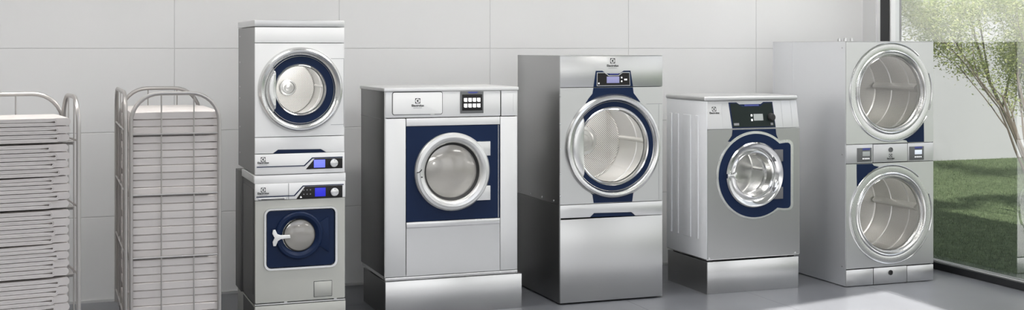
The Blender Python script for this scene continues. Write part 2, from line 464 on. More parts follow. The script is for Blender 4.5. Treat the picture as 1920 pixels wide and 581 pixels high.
# washer
W = Machine('washing_machine', (X0, Y0, .172), 'small front loading washing machine with navy square door, under the small dryer', 'washing machine')
w = .597
m = MB(); t = .012
m.box(0, t, .018, .535, .18, .968); m.box(w - t, w, .018, .535, .18, .968); m.box(t, w - t, .523, .535, .18, .968)
m.box(t, w - t, .018, .523, .18, .19); m.box(t, w - t, .018, .523, .956, .968)
m.box(-.003, 0, .06, .5, .24, .93, .001)
W.add(m, 'body', 'enamel_dark', smooth=0)
m = MB(); m.box(0.0, w, 0, .02, .174, .182, .001); m.box(.19, .21, -.002, .004, .183, .190); m.box(.52, .54, -.002, .004, .183, .190); W.add(m, 'base_rail', 'silver_paint')
cx, cz = .290, .622
m = MB(); m.plate_hole(rrect(.002, w - .002, .190, .857, .006), cx, cz, .150, 0, .018)
W.add(m, 'front_panel', 'washer_face')
# framed door field
fo = rrect(.055, .545, .398, .806, .045, 8); fi = rrect(.076, .522, .418, .788, .030, 8)
def frame_between(m, A, B, ya, yb, yc):
    n = len(A); a0 = [m.bm.verts.new((x, yc, z)) for x, z in A]; a1 = [m.bm.verts.new((x * .85 + X * .15, ya, z * .85 + Z * .15)) for (x, z), (X, Z) in zip(A, B)]
    b1 = [m.bm.verts.new((x * .25 + X * .75, ya, z * .25 + Z * .75)) for (x, z), (X, Z) in zip(A, B)]; b0 = [m.bm.verts.new((X, yb, Z)) for X, Z in B]
    for i in range(n):
        j = (i + 1) % n
        for p, q in ((a0, a1), (a1, b1), (b1, b0)): m.face((p[i], p[j], q[j], q[i]))
m = MB(); frame_between(m, fo, fi, -.016, -.002, 0.0); W.add(m, 'door_surround', 'satin_chrome')
m = MB(); m.plate_hole(rrect(.077, .521, .419, .787, .028), cx, cz, .150, -.006, -.001)
dr = W.add(m, 'door', 'navy')
m = MB(); m.lathe(cx - .005, cz, [(.158, -.006), (.156, -.020), (.148, -.028), (.132, -.028), (.118, -.018), (.108, -.004), (.108, .02)], n=96)
m.prism([(.40, .56), (.485, .50), (.485, .74), (.40, .69)], -.014, -.005, .003)
W.add(m, 'door_ring', 'navy', dr)
m = MB(); m.lathe(cx, cz, [(.1085, -.004), (.105, -.008), (.100, -.008), (.098, -.002)], n=72); W.add(m, 'glass_rim', 'rubber', dr)
m = MB(); m.lathe(cx + .001, cz, [(.108, -.002), (.095, -.012), (.06, -.022), (.03, -.026), (0, -.027)], n=72); W.add(m, 'door_glass', 'door_glass_milky', dr)
m = MB(); m.prism([(.112, .668), (.127, .668), (.140, .640), (.160, .632), (.222, .630), (.225, .610), (.160, .606), (.143, .595), (.130, .563), (.114, .563), (.110, .590), (.122, .616), (.108, .643)], -.040, -.026, .003)
W.add(m, 'door_handle', 'white_plastic', dr)
drum(W, cx, cz, .20, .05, .36, 'drum_fine_holes', .06, 3)
housing(W, cx, cz, .135, .18, .0, .05, 'rubber')
# filter hatch
m = MB(); m.plate_hole(rect(.386, .508, .206, .311), .447, .258, .001, -.0006, 0.0, n=8); hb = W.add(m, 'filter_hatch', 'ink', smooth=0)
m = MB(); m.box(.389, .505, -.004, -.0007, .209, .308, .001); W.add(m, 'hatch_lid', 'washer_face', hb)
# control band
m = MB(); m.box(0, w, -.006, .018, .860, .968, .003); cp = W.add(m, 'control_panel', 'enamel_white')
def console(M, cp, zt, zb, xa, big, screen_mat, yy=-.006):
    """dark wedge panel with navy edging between heights zb and zt, starting at x = xa"""
    h = zt - zb; x1 = .577
    s_ = .058
    m = MB(); m.prism([(xa, zb), (x1, zb), (x1, zt), (xa + s_, zt)], yy - .0025, yy - .0002, .0006); q = M.add(m, 'display_panel', 'panel_black', cp)
    return q
dp = console(W, cp, .940, .860, .268, True, 'lcd_blue')
m = MB(); m.prism([(.008, .886), (.254, .886), (.312, .948), (.585, .948), (.585, .942), (.316, .942), (.258, .880), (.008, .880)], -.0088, -.0062); 
W.add(m, 'blue_line', 'navy_gloss', cp)
m = MB(); m.box(.392, .463, -.0098, -.0086, .872, .929, .0003); W.add(m, 'screen', 'lcd_blue', dp, label='glowing blue screen')
m = MB(); m.lathe(.521, .899, [(.031, -.0085), (.031, -.012), (.027, -.026), (.022, -.028), (0, -.028)], n=40); m.box(.519, .523, -.029, -.027, .91, .922); W.add(m, 'dial', 'satin_chrome', dp)
for r_ in range(2):
    for c_ in range(3):
        m = MB(); x = .318 + .022 * c_; z = .918 - .028 * r_
        m.lathe(x, z, [(.004, -.0085), (.004, -.0095), (0, -.0097)], n=10); W.add(m, 'button', 'ink_grey', dp)
m = MB(); m.prism([(.292, .868), (.306, .868), (.299, .880)], -.0095, -.0086); W.add(m, 'warning_mark', 'icon_white', dp)
m = MB(); m.box(.217, .2195, -.0065, -.0058, .862, .966); W.add(m, 'drawer_gap', 'ink', cp)
m = MB(); m.box(.010, .214, -.010, -.0061, .890, .966, .002); dw = W.add(m, 'detergent_drawer', 'enamel_white')
m = MB(); m.box(.02, .205, -.012, -.0061, .862, .876, .002); W.add(m, 'drawer_handle', 'satin_chrome', dw)
m = MB(); m.box(.04, .19, -.0128, -.0119, .864, .869); W.add(m, 'handle_slot', 'ink', dw)
logo(W, .052, .929, .030, dw, ty=.904, y=-.0112)
for sx in (.05, .55):
    for sy in (.06, .5):
        m = MB(); m.lathe_z(sx, sy, [(.02, .172), (.02, .18), (.0, .181)]); W.add(m, 'foot', 'rubber')

# spacer shelf
SP = Machine('stacking_shelf', (X0, Y0, .969), 'pale grey stacking shelf between the small washer and the small dryer', 'stacking kit')
m = MB(); m.box(-.004, .600, -.004, .533, .969, 1.022, .003); SP.add(m, 'tray', 'enamel_white'); 
m = MB(); m.box(-.0075, -.0042, .005, .533, .972, 1.020, .001); SP.add(m, 'side_rail', 'silver_paint')

# dryer
D1 = Machine('tumble_dryer', (X0, Y0, 1.023), 'small tumble dryer with round navy ringed door, stacked on the small washer', 'tumble dryer')
w = .592; d = .745
D1.shell(w, d, 1.03, 1.99, 'enamel_grey')
m = MB(); m.box(-.004, w + .001, -.004, d, 1.994, 2.036, .005); D1.add(m, 'top_cap', 'steel_light')
m = MB()
for z in (1.93, 1.75, 1.58, 1.50, 1.30, 1.12):
    m.lathe_z(0, 0, [(0, 0)]) if False else None
    m.box(-.002, 0, .66, .668, z, z + .008)
D1.add(m, 'side_screws', 'silver_paint')
for sx in (.05, .55):
    for sy in (.06, .58):
        m = MB(); m.lathe_z(sx, sy, [(.02, 1.0225), (.02, 1.031), (.0, 1.0315)]); D1.add(m, 'foot', 'rubber')
m = MB(); m.box(0.001, w - .001, 0, .018, 1.888, 1.990, .002); D1.add(m, 'upper_fascia', 'enamel_white')
cx, cz, R = .297, 1.579, .281
m = MB(); m.plate_hole(rect(.001, w - .001, 1.273, 1.884), cx, cz, .225, 0, .018); fp = D1.add(m, 'front_panel', 'enamel_white')
m = MB(); m.box(.50, .588, -.0008, .0004, 1.782, 1.7845); m.box(.5865, .5885, -.0008, .0004, 1.33, 1.782); m.box(.50, .588, -.0008, .0004, 1.343, 1.3455); D1.add(m, 'panel_crease', 'ink_grey', fp)
m = MB(); m.prism([(.001, 1.165), (.118, 1.165), (.150, 1.188), (.434, 1.184), (.470, 1.163), (w - .001, 1.163), (w - .001, 1.268), (.001, 1.269)], 0, .018, .001); D1.add(m, 'lower_fascia', 'enamel_white')
m = MB(); m.prism([(.120, 1.164), (.151, 1.1865), (.433, 1.1825), (.469, 1.162)], .006, .017); D1.add(m, 'grip_recess', 'navy')
m = MB(); m.box(0.0, w, -.006, .018, 1.0265, 1.160, .003); cp = D1.add(m, 'control_panel', 'enamel_white')
dp = console(D1, cp, 1.122, 1.054, .332, False, 'lcd_pale_blue')
m = MB(); m.prism([(.010, 1.081), (.320, 1.081), (.373, 1.131), (.578, 1.131), (.578, 1.124), (.377, 1.124), (.324, 1.075), (.010, 1.075)], -.0088, -.0062); D1.add(m, 'blue_line', 'navy_gloss', cp)
m = MB(); m.box(.385, .460, -.0098, -.0086, 1.063, 1.115, .0003); D1.add(m, 'screen', 'lcd_pale_blue', dp, label='glowing pale blue screen')
m = MB(); m.lathe(.517, 1.091, [(.030, -.0085), (.030, -.012), (.026, -.026), (.021, -.028), (0, -.028)], n=40); m.box(.515, .519, -.029, -.027, 1.10, 1.113); D1.add(m, 'dial', 'satin_chrome', dp)
logo(D1, .052, 1.127, .030, cp, ty=1.103, y=-.0072)

def round_door(M, cx, cz, R, rn, rg, chord, handle_bulge, glass='door_glass', dglass=.012):
    """chrome bezel, navy ring, chrome crescent grip at the left and the glass"""
    m = MB(); m.lathe(cx, cz, [(R, .0), (R * .995, -.016), (R * .965, -.034), (R * .93, -.040), (R * .89, -.036), (rn * 1.03, -.022), (rn * 1.01, -.012), (rn, -.010)], n=120)
    dr = M.add(m, 'door', 'satin_chrome')
    m = MB(); m.lathe(cx, cz, [(rn * 1.002, -.010), (rn * .985, -.016), (rn * .975, -.010), (rg * 1.06, -.010), (rg * 1.05, -.010), (rg * 1.04, .004)], n=120); M.add(m, 'navy_ring', 'navy', dr)
    m = MB(); m.lathe(cx, cz, [(rg * 1.04, .004), (rg * 1.06, -.012), (rg * 1.035, -.018), (rg * 1.0, -.014), (rg * .985, .006), (rg * .985, .030)], n=120); M.add(m, 'glass_bezel', 'chrome', dr)
    m = MB(); m.lathe(cx, cz, [(rn * .985, -.0155), (rn * .975, -.0175), (rn * .962, -.0105)], n=120); M.add(m, 'ring_edge', 'chrome', dr)
    m = MB(); m.lathe(cx, cz, [(rg * .99, dglass), (rg * .6, dglass - .004), (0, dglass - .006)], n=96); M.add(m, 'door_glass', glass, dr)
    # crescent grip: turned like the bezel, cut off along an upright line, with a returned edge
    m = MB(); m.lathe(cx, cz, [(rn * 1.01, -.014), (rn * .985, -.022), (rn * .955, -.030), (rn * .90, -.034), (rn * .82, -.033), (rn * .70, -.028), (rn * .52, -.026), (rn * .30, -.026)], n=160)
    g = m.bm.verts[:] + m.bm.edges[:] + m.bm.faces[:]
    bmesh.ops.bisect_plane(m.bm, geom=g, plane_co=(chord, 0, cz), plane_no=(1, 0, 0), clear_outer=True)
    ed = [e for e in m.bm.edges if abs(e.verts[0].co.x - chord) < 1e-5 and abs(e.verts[1].co.x - chord) < 1e-5]
    ex = bmesh.ops.extrude_edge_only(m.bm, edges=ed); nv = [v for v in ex['geom'] if isinstance(v, bmesh.types.BMVert)]
    ze = max(abs(v.co.z - cz) for v in nv)
    for v in nv:
        k = max(0, min(1, (ze - abs(v.co.z - cz)) / .03)); v.co.y += .006; v.co.x += (.006 + handle_bulge * .3) * k
    ed2 = [e for e in ex['geom'] if isinstance(e, bmesh.types.BMEdge) and e.verts[0] in nv and e.verts[1] in nv]
    ex = bmesh.ops.extrude_edge_only(m.bm, edges=ed2); nv = [v for v in ex['geom'] if isinstance(v, bmesh.types.BMVert)]
    for v in nv: v.co.y = -.008
    M.add(m, 'door_grip', 'satin_chrome', dr)
    return dr
round_door(D1, cx, cz, R, .226, .163, .120, .020)
drum(D1, cx + .01, cz, .185, .05, .50, 'drum_fine_holes', .058, 3, seams=(.28,))
housing(D1, cx, cz, .155, .175, .02, .05)

# ------------------------------------------------------------------ 2  big washer on plinth
X0, Y0 = 2.194, 8.42
P2 = Machine('machine_plinth', (X0, 8.40, 0), 'wide brushed steel plinth under the big washer with square navy door field', 'plinth')
m = MB(); m.box(-.004, .995, 0, .004, 0, .2445, .001); m.box(-.004, .995, .0041, .63, .0, .2445, .001); P2.add(m, 'steel_box', 'steel_panel'); 
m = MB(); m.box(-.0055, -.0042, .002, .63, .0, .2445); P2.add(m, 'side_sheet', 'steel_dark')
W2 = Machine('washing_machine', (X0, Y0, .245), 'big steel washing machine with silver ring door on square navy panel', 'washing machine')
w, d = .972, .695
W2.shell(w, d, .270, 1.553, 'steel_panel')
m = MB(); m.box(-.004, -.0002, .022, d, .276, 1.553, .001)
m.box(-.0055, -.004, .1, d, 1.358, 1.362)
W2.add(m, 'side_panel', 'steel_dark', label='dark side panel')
m = MB(); m.box(-.012, w + .004, -.012, d + .003, 1.554, 1.577, .004); W2.add(m, 'top_cap', 'steel_satin')
m = MB(); m.box(-.002, w, .002, .03, .248, .269, .002); m.box(.0, w, .05, d - .02, .252, .2695); W2.add(m, 'base_frame', 'steel_panel')
for x in (.03, .07, .14, .80, .84, .93):
    m = MB(); m.lathe(x, .259, [(.005, .0025), (.005, -.001), (0, -.002)], n=12); W2.add(m, 'bolt', 'chrome')
for x, y in ((.06, .08), (.9, .08), (.06, .56), (.9, .56)):
    m = MB(); m.lathe_z(x, y, [(.03, .2455), (.03, .2515), (0, .2518)]); W2.add(m, 'foot', 'rubber')
m = MB(); m.box(-.004, -.001 + .0, -.0, .021, .272, 1.552); 
m.box(0.0, .842, 0, .018, 1.371, 1.552, .006); up = W2.add(m, 'upper_panel', 'steel_satin')
m = MB(); m.box(.848, w - .002, 0, .018, 1.371, 1.552, .004); m.box(.939, .944, -.0015, .002, 1.40, 1.53, .001); W2.add(m, 'service_cover', 'steel_satin')
m = MB(); m.prism(rrect(.047, .411, 1.390, 1.551 - .001, .016), -.0012, -.0002); lp = W2.add(m, 'dispenser_lid', 'ink')
m = MB(); m.prism(rrect(.051, .407, 1.394, 1.546, .013), -.006, -.0013, .001); W2.add(m, 'lid_face', 'enamel_white', lp)
m = MB(); m.box(.32, .35, -.0065, -.0058, 1.391, 1.396); W2.add(m, 'lid_catch', 'chrome', lp)
logo(W2, .229, 1.487, .036, lp, ty=1.452, y=-.0072)
m = MB(); m.box(.541, .712, -.008, -.0002, 1.394, 1.547, .002); dp = W2.add(m, 'touch_screen', 'grey_plastic')
m = MB(); m.box(.552, .701, -.0092, -.0081, 1.414, 1.527, .0005); W2.add(m, 'screen', 'panel_black', dp)
m = MB(); m.prism([(.59, 1.546), (.673, 1.546), (.66, 1.535), (.603, 1.535)], -.0095, -.0082); W2.add(m, 'header_band', 'label_blue', dp)
for r_ in range(2):
    for c_ in range(4):
        x = .578 + .0325 * c_; z = 1.489 - .040 * r_; m = MB()
        m.prism([(x - .013, z - .009), (x - .008, z - .014), (x + .012, z - .014), (x + .012, z + .013), (x - .013, z + .013)], -.0098, -.0093); W2.add(m, 'screen_icon', 'icon_white', dp)
m = MB(); m.box(0.0, .146, 0, .018, .273, 1.366, .006); W2.add(m, 'left_column', 'steel_satin')
m = MB(); m.box(.841, w - .002, 0, .018, .273, 1.366, .005); W2.add(m, 'right_column', 'steel_satin')
m = MB(); m.box(.150, .838, 0.001, .018, 1.312, 1.366, .002); W2.add(m, 'door_lintel', 'steel_satin')
m = MB(); m.prism([(.150, .273), (.838, .273), (.838, .646), (.150, .646)], .003, .018); m.box(.150, .838, -.001, .003, .604, .646, .002); W2.add(m, 'lower_panel', 'steel_panel')
cx, cz = .480, .988
m = MB(); m.plate_hole(rect(.1505, .8375, .649, 1.309), cx, cz, .215, .004, .018); W2.add(m, 'door_field', 'navy')
m = MB(); m.box(.824, .828, .0015, .004, .65, 1.308); W2.add(m, 'field_edge', 'satin_chrome')
m = MB(); m.lathe(cx, cz, [(.274, .002), (.273, -.022), (.262, -.036), (.240, -.042), (.222, -.036), (.208, -.022), (.204, -.012), (.203, .012)], n=120)
dr = W2.add(m, 'door', 'silver_paint')
m = MB(); m.lathe(cx, cz, [(.246, -.0415), (.242, -.0435), (.238, -.0415)], n=120); W2.add(m, 'door_bead', 'silver_paint', dr)
m = MB(); m.lathe(cx, cz, [(.2035, .0), (.19, .012), (.183, .018), (.183, .04)], n=96); W2.add(m, 'door_seal', 'rubber', dr)
m = MB(); m.lathe(cx, cz, [(.186, .014), (.16, .004), (.11, -.006), (.05, -.012), (0, -.014)], n=96); W2.add(m, 'door_glass', 'door_glass_milky', dr)
for z0, z1 in ((1.094, 1.194), (.780, .882)):
    m = MB(); m.prism([(.655, z0), (.758, z0), (.758, z1), (.655, z1)], -.024, .003, .003); W2.add(m, 'hinge', 'silver_paint', dr)
m = MB(); m.tube([(.213, -.036, .992), (.228, -.043, .994), (.24, -.046, 1.003), (.247, -.046, 1.014)], .003, n=8); m.lathe(.249, .960, [(.005, -.042), (.004, -.046), (0, -.046)], n=12); W2.add(m, 'latch_slot', 'rubber', dr)
drum(W2, cx, cz, .25, .06, .42, 'drum_back_holes', .07, 3)
housing(W2, cx, cz, .20, .24, .015, .06, 'rubber')

# ------------------------------------------------------------------ 3  tall dryer
X0, Y0 = 3.478, 8.38
D3 = Machine('tumble_dryer', (X0, Y0, .008), 'tall steel tumble dryer with large round door and navy console above it', 'tumble dryer')
w, d = .823, .86
D3.shell(w, d, .012, 1.797, 'steel_panel')
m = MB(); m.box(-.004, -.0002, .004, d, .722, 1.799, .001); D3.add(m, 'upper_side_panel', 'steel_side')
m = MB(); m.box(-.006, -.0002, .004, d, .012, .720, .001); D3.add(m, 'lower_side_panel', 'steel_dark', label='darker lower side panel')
for y in (.1, .33, .56, .78):
    m = MB(); m.lathe_z(0, 0, [(0, 0)]) if 0 else None
    m.box(-.0085, -.0045, y, y + .012, .738, .750, .001); D3.add(m, 'side_bolt', 'chrome')
m = MB(); m.box(-.003, w + .002, -.001, d, 1.7975, 1.8005, .001); D3.add(m, 'top_panel', 'steel_light')
m = MB(); m.box(.02, w - .02, .03, d - .03, .0005 + .008, .0125); D3.add(m, 'base', 'rubber')
m = MB(); m.box(0.0, w, 0, .018, 1.570, 1.797, .003); D3.add(m, 'upper_panel', 'steel_front')
cx, cz, R = .418, 1.137, .383
m = MB(); m.plate_hole(rect(0, w, .723, 1.566), cx, cz, .34, 0, .018); fp = D3.add(m, 'front_panel', 'steel_front')
m = MB(); m.box(.69, w - .003, -.0008, .0004, 1.4385, 1.4415); m.box(.7915, .794, -.0008, .0004, .73, 1.4385); D3.add(m, 'panel_crease', 'ink_grey', fp)
for z in (1.5, 1.3, 1.12, .94, .78):
    m = MB(); m.box(-.003, .004, -.004, .001, z, z + .012, .001); D3.add(m, 'edge_clip', 'chrome', fp)
m = MB(); m.prism([(0, .626), (.236, .624), (.268, .652), (.568, .646), (.600, .619), (w, .617), (w, .719), (0, .719)], 0, .018, .002); D3.add(m, 'filter_cover', 'steel_front')
m = MB(); m.prism([(.238, .624), (.270, .650), (.566, .644), (.598, .619)], .006, .017); D3.add(m, 'grip_recess', 'navy')
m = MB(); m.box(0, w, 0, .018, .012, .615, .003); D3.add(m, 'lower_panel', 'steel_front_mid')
m = MB(); m.prism([(.262, 1.571), (.281, 1.688), (.332, 1.688), (.364, 1.668), (.475, 1.668), (.505, 1.688), (.560, 1.688), (.580, 1.571)], -.003, -.0002, .001); cn = D3.add(m, 'console', 'navy')
m = MB(); m.prism([(.287, 1.577), (.289, 1.676), (.350, 1.676), (.384, 1.654), (.460, 1.654), (.492, 1.676), (.552, 1.676), (.556, 1.577)], -.0045, -.0031); D3.add(m, 'display_rim', 'silver_paint', cn)
m = MB(); m.prism([(.291, 1.581), (.293, 1.672), (.349, 1.672), (.382, 1.650), (.462, 1.650), (.493, 1.672), (.548, 1.672), (.552, 1.581)], -.0058, -.0046); dp = D3.add(m, 'display_panel', 'panel_black', cn)
m = MB(); m.box(.366, .467, -.0070, -.0059, 1.598, 1.645, .0003); D3.add(m, 'screen', 'lcd_lavender', dp)
m = MB(); m.box(.39, .46, -.0072, -.0046, 1.658, 1.666, .0003); D3.add(m, 'name_strip', 'label_blue', cn)
for x, z in ((.486, 1.637), (.486, 1.61), (.512, 1.622), (.524, 1.622), (.303, 1.596)):
    m = MB(); m.box(x - .005, x + .005, -.0068, -.0059, z - .005, z + .006, .001); D3.add(m, 'button', 'icon_white', dp)
m = MB(); m.prism([(.262, 1.565), (.579, 1.565), (.585, 1.522), (.612, 1.490), (.640, 1.455), (.2, 1.455), (.226, 1.490), (.255, 1.522)], -.003, -.0002); D3.add(m, 'neck_panel', 'navy')
m = MB(); m.prism([(.232, .86), (.226, .810), (.255, .785), (.264, .726), (.573, .724), (.582, .785), (.610, .810), (.604, .86)], -.003, -.0002); D3.add(m, 'foot_panel', 'navy')
logo(D3, .416, 1.760, .038, None, ty=1.722)
round_door(D3, cx, cz, R, .335, .272, .172, .004)
drum(D3, cx + .01, cz, .305, .05, .56, 'drum_back_holes', .115, 3, seams=(.25,))
housing(D3, cx, cz, .262, .295, .03, .05)

# ------------------------------------------------------------------ 4  washer with leaning panel on plinth
X0, Y0 = 4.669, 8.36
P4 = Machine('machine_plinth', (X0, Y0, 0), 'low brushed steel plinth under the washer with chrome porthole door', 'plinth')
m = MB(); m.box(0, .797, 0, .64, 0, .243, .002); P4.add(m, 'steel_box', 'steel_panel')
m = MB(); m.box(-.002, -.0002, .004, .638, 0, .242); P4.add(m, 'side_sheet', 'steel_side')
W4 = Machine('washing_machine', (X0, Y0, .244), 'steel washing machine with chrome porthole door and leaning control panel', 'washing machine')
w, d = .808, .655
W4.shell(w, d, .262, 1.238, 'steel_panel')
# side with pressed ribs
m = MB(); m.box(-.004, -.0002, .004, d, .262, 1.452, .001)
for y0, y1 in ((.13, .17), (.25, .37), (.45, .50), (.56, .60)):
    m.prism([(0, 0), (1, 0), (0, 1)], 0, 0) if 0 else None
    m.box(-.010, -.003, y0, y1, .40, 1.34, .0035, 3)
W4.add(m, 'side_panel', 'side_zinc')
m = MB(); m.box(.0, w, .045, d, 1.24, 1.452); W4.add(m, 'panel_housing', 'steel_panel')
m = MB(); m.box(-.014, w - .0, .024, d + .004, 1.454, 1.487, .012, 4); W4.add(m, 'top_cap', 'steel_light')
m = MB(); m.box(.0, w, .01, d, .2535, .2615, .001); W4.add(m, 'base_frame', 'steel_panel')
for x, y in ((.04, .05), (.76, .05), (.04, .58), (.76, .58)):
    m = MB(); m.lathe_z(x, y, [(.025, .2445), (.025, .2532), (0, .2533)]); W4.add(m, 'foot', 'rubber')
m = MB(); m.lathe(.012, .272, [(.008, .0), (.008, -.006), (0, -.007)], n=14); m.lathe(.765, .272, [(.007, .0), (.007, -.004), (0, -.005)], n=14); W4.add(m, 'bolt', 'chrome')
# leaning control panel
def lean(z): return (z - 1.24) * .19
def prism_lean(m, pts, a, b, bev=0.0):
    k = len(m.bm.verts); m.prism(pts, a, b, bev); m.bm.verts.ensure_lookup_table()
    for v in m.bm.verts[k:] if k else m.bm.verts: v.co.y += lean(v.co.z)
m = MB(); prism_lean(m, rect(0, w - .004, 1.241, 1.452), -.001, .012, .004); cp = W4.add(m, 'control_panel', 'steel_light')
m = MB(); m.bm.free()
for xa, xb in ((.134, .138), (.66, .664), (.745, .750)):
    m = MB(); prism_lean(m, rect(xa, xb, 1.245, 1.448), -.0025, -.001); W4.add(m, 'panel_rib', 'steel_light', cp)
m = MB(); prism_lean(m, [(.212, 1.245), (.200, 1.440), (.268, 1.440), (.292, 1.425), (.480, 1.425), (.505, 1.440), (.585, 1.440), (.592, 1.245)], -.004, -.0011, .0008); fr = W4.add(m, 'display_frame', 'navy_gloss', cp)
m = MB(); prism_lean(m, [(.220, 1.254), (.212, 1.431), (.270, 1.431), (.315, 1.405), (.470, 1.405), (.505, 1.431), (.576, 1.431), (.584, 1.254)], -.0056, -.0042); dp = W4.add(m, 'display_panel', 'panel_green_black', fr)
m = MB(); prism_lean(m, rect(.405, .487, 1.300, 1.350), -.0068, -.0057); W4.add(m, 'screen', 'lcd_grey', dp)
m = MB(); prism_lean(m, rect(.335, .46, 1.411, 1.422), -.0060, -.0042); W4.add(m, 'name_strip', 'label_blue', fr)
for x, z in ((.388, 1.34), (.388, 1.305)):
    m = MB(); prism_lean(m, rect(x - .007, x + .007, z - .008, z + .008), -.0068, -.0057); W4.add(m, 'button', 'icon_white', dp)
for x, z, ww in ((.25, 1.275, .022), (.56, 1.272, .011)):
    m = MB(); prism_lean(m, rect(x - ww, x + ww, z - .009, z + .009), -.0064, -.0057); W4.add(m, 'printed_mark', 'ink_grey', dp)
m = MB(); m.lathe(.558, 1.325, [(.031, -.006), (.030, -.022), (.024, -.032), (.018, -.034), (0, -.034)], n=40)
for v in m.bm.verts: v.co.y += lean(v.co.z)
W4.add(m, 'dial', 'rubber', dp)
lg = logo(W4, .071, 1.392, .034, cp, ty=1.361, y=-.0022, prof=False, tilt=lean)
# front
cx, cz = .395, .889
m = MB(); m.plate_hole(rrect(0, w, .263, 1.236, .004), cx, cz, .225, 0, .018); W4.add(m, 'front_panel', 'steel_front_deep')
m = MB(); m.prism([(.215, 1.234), (.210, 1.190), (.175, 1.145), (.30, 1.15), (.50, 1.15), (.612, 1.160), (.597, 1.190), (.592, 1.234)], -.003, -.0002); W4.add(m, 'neck_panel', 'navy')
def keyhole(r, ccx, ccz, xt, z0, z1, rc):
    """circle with a rounded square tab on its right"""
    pts = []; a1 = math.asin((z1 - .028 - ccz) / r) ; a0 = math.asin((ccz - z0 - .028) / r)
    st = a1 + .10; en = 2 * PI - a0 - .10
    for i in range(61):
        t = st + (en - st) * i / 60; pts.append((ccx + r * math.cos(t), ccz + r * math.sin(t)))
    pts.append((ccx + r * math.cos(a0) - .0 + .03, z0))
    for i in range(9):
        t = -PI / 2 + PI / 2 * i / 8; pts.append((xt - rc + rc * math.cos(t), z0 + rc + rc * math.sin(t)))
    for i in range(9):
        t = PI / 2 * i / 8; pts.append((xt - rc + rc * math.cos(t), z1 - rc + rc * math.sin(t)))
    pts.append((ccx + r * math.cos(a1) + .03, z1))
    return pts
ko = keyhole(.338, .408, .883, .748, .600, 1.150, .050); ki = keyhole(.318, .406, .883, .717, .622, 1.126, .030)
m = MB(); m.plate_hole(ko, cx, cz, .24, -.006, .0 - .0002, n=140)
dr = W4.add(m, 'door_surround', 'chrome')
m = MB(); m.plate_hole(keyhole(.331, .408, .883, .740, .608, 1.142, .045), cx, cz, .24, -.013, -.006, n=140); W4.add(m, 'surround_step', 'satin_chrome', dr)
m = MB(); m.plate_hole(ki, cx, cz, .238, -.0155, -.0131, n=140); W4.add(m, 'navy_panel', 'navy', dr)
m = MB(); m.lathe(cx, cz, [(.250, -.012), (.249, -.030), (.240, -.040), (.222, -.036), (.200, -.018), (.190, -.006), (.184, -.012), (.172, -.016), (.160, -.006), (.156, .014), (.150, .050)], n=120)
dd = W4.add(m, 'door', 'chrome')
for z0, z1 in ((.985, 1.075), (.698, .788)):
    m = MB(); m.prism(rect(.555, .642, z0, z1), -.028, -.0156, .002); W4.add(m, 'hinge', 'hinge_grey', dd)
m = MB(); m.prism([(.145, .905), (.165, .900), (.195, .905), (.222, .918), (.228, .895), (.214, .875), (.228, .852), (.200, .872), (.165, .880), (.145, .872)], -.052, -.030, .004); W4.add(m, 'door_handle', 'satin_chrome', dd)
m = MB(); m.lathe(cx, cz, [(.170, -.010), (.12, -.004), (.06, -.001), (0, 0)], n=72); W4.add(m, 'door_glass', 'door_glass', dd)
m = MB(); m.lathe(cx, cz, [(.150, .050), (.158, .062), (.146, .075), (.160, .09), (.150, .105)], n=96); W4.add(m, 'door_seal', 'chrome', dd, normals=False)
drum(W4, cx, cz, .215, .105, .36, 'satin_chrome', .0, 3, lip=.06, wall_mat='chrome')

# ------------------------------------------------------------------ 5  double stack dryer
X0, Y0 = 5.818, 8.24
D5 = Machine('stacked_tumble_dryer', (X0, Y0, .004), 'tall steel double tumble dryer with two large glass doors beside the glass wall', 'tumble dryer')
w, d = .822, 1.04
D5.shell(w, d, .006, 1.903, 'steel_side_pale')
m = MB(); m.box(-.003, -.0002, .006, d, .006, 1.9035, .001); m.box(-.0045, -.003, .735, .741, .02, 1.90); D5.add(m, 'side_panel', 'side_mirror')
m = MB(); m.box(w + .0002, w + .003, .006, d, .006, 1.9035, .001); D5.add(m, 'right_side_panel', 'steel_dark')  # hidden side, darkened so its reflection in the glass stays dark
m = MB(); m.box(-.003, w + .001, -.001, d, 1.9037, 1.907, .001); D5.add(m, 'top_panel', 'steel_light')
m = MB(); m.lathe(-.0, 0, [(0, 0)]) if 0 else None
for x, y, h in ((.00 + .02, .12, .024), (.06, .10, .028), (.10, .15, .026), (.135, .12, .026)):
    m = MB(); m.lathe_z(x, y, [(.014, 1.907), (.014, 1.907 + h * .7), (.009, 1.907 + h * .72), (.009, 1.907 + h), (0, 1.907 + h)], n=14); D5.add(m, 'pipe_stub', 'chrome')
m = MB(); m.lathe(.0, .0, [(0, 0)]) if 0 else None
for z in (1.85, 1.02, .15):
    m = MB(); m.box(-.007, -.003, .04, .052, z, z + .012, .002); D5.add(m, 'side_bolt', 'chrome')
cxs = .418
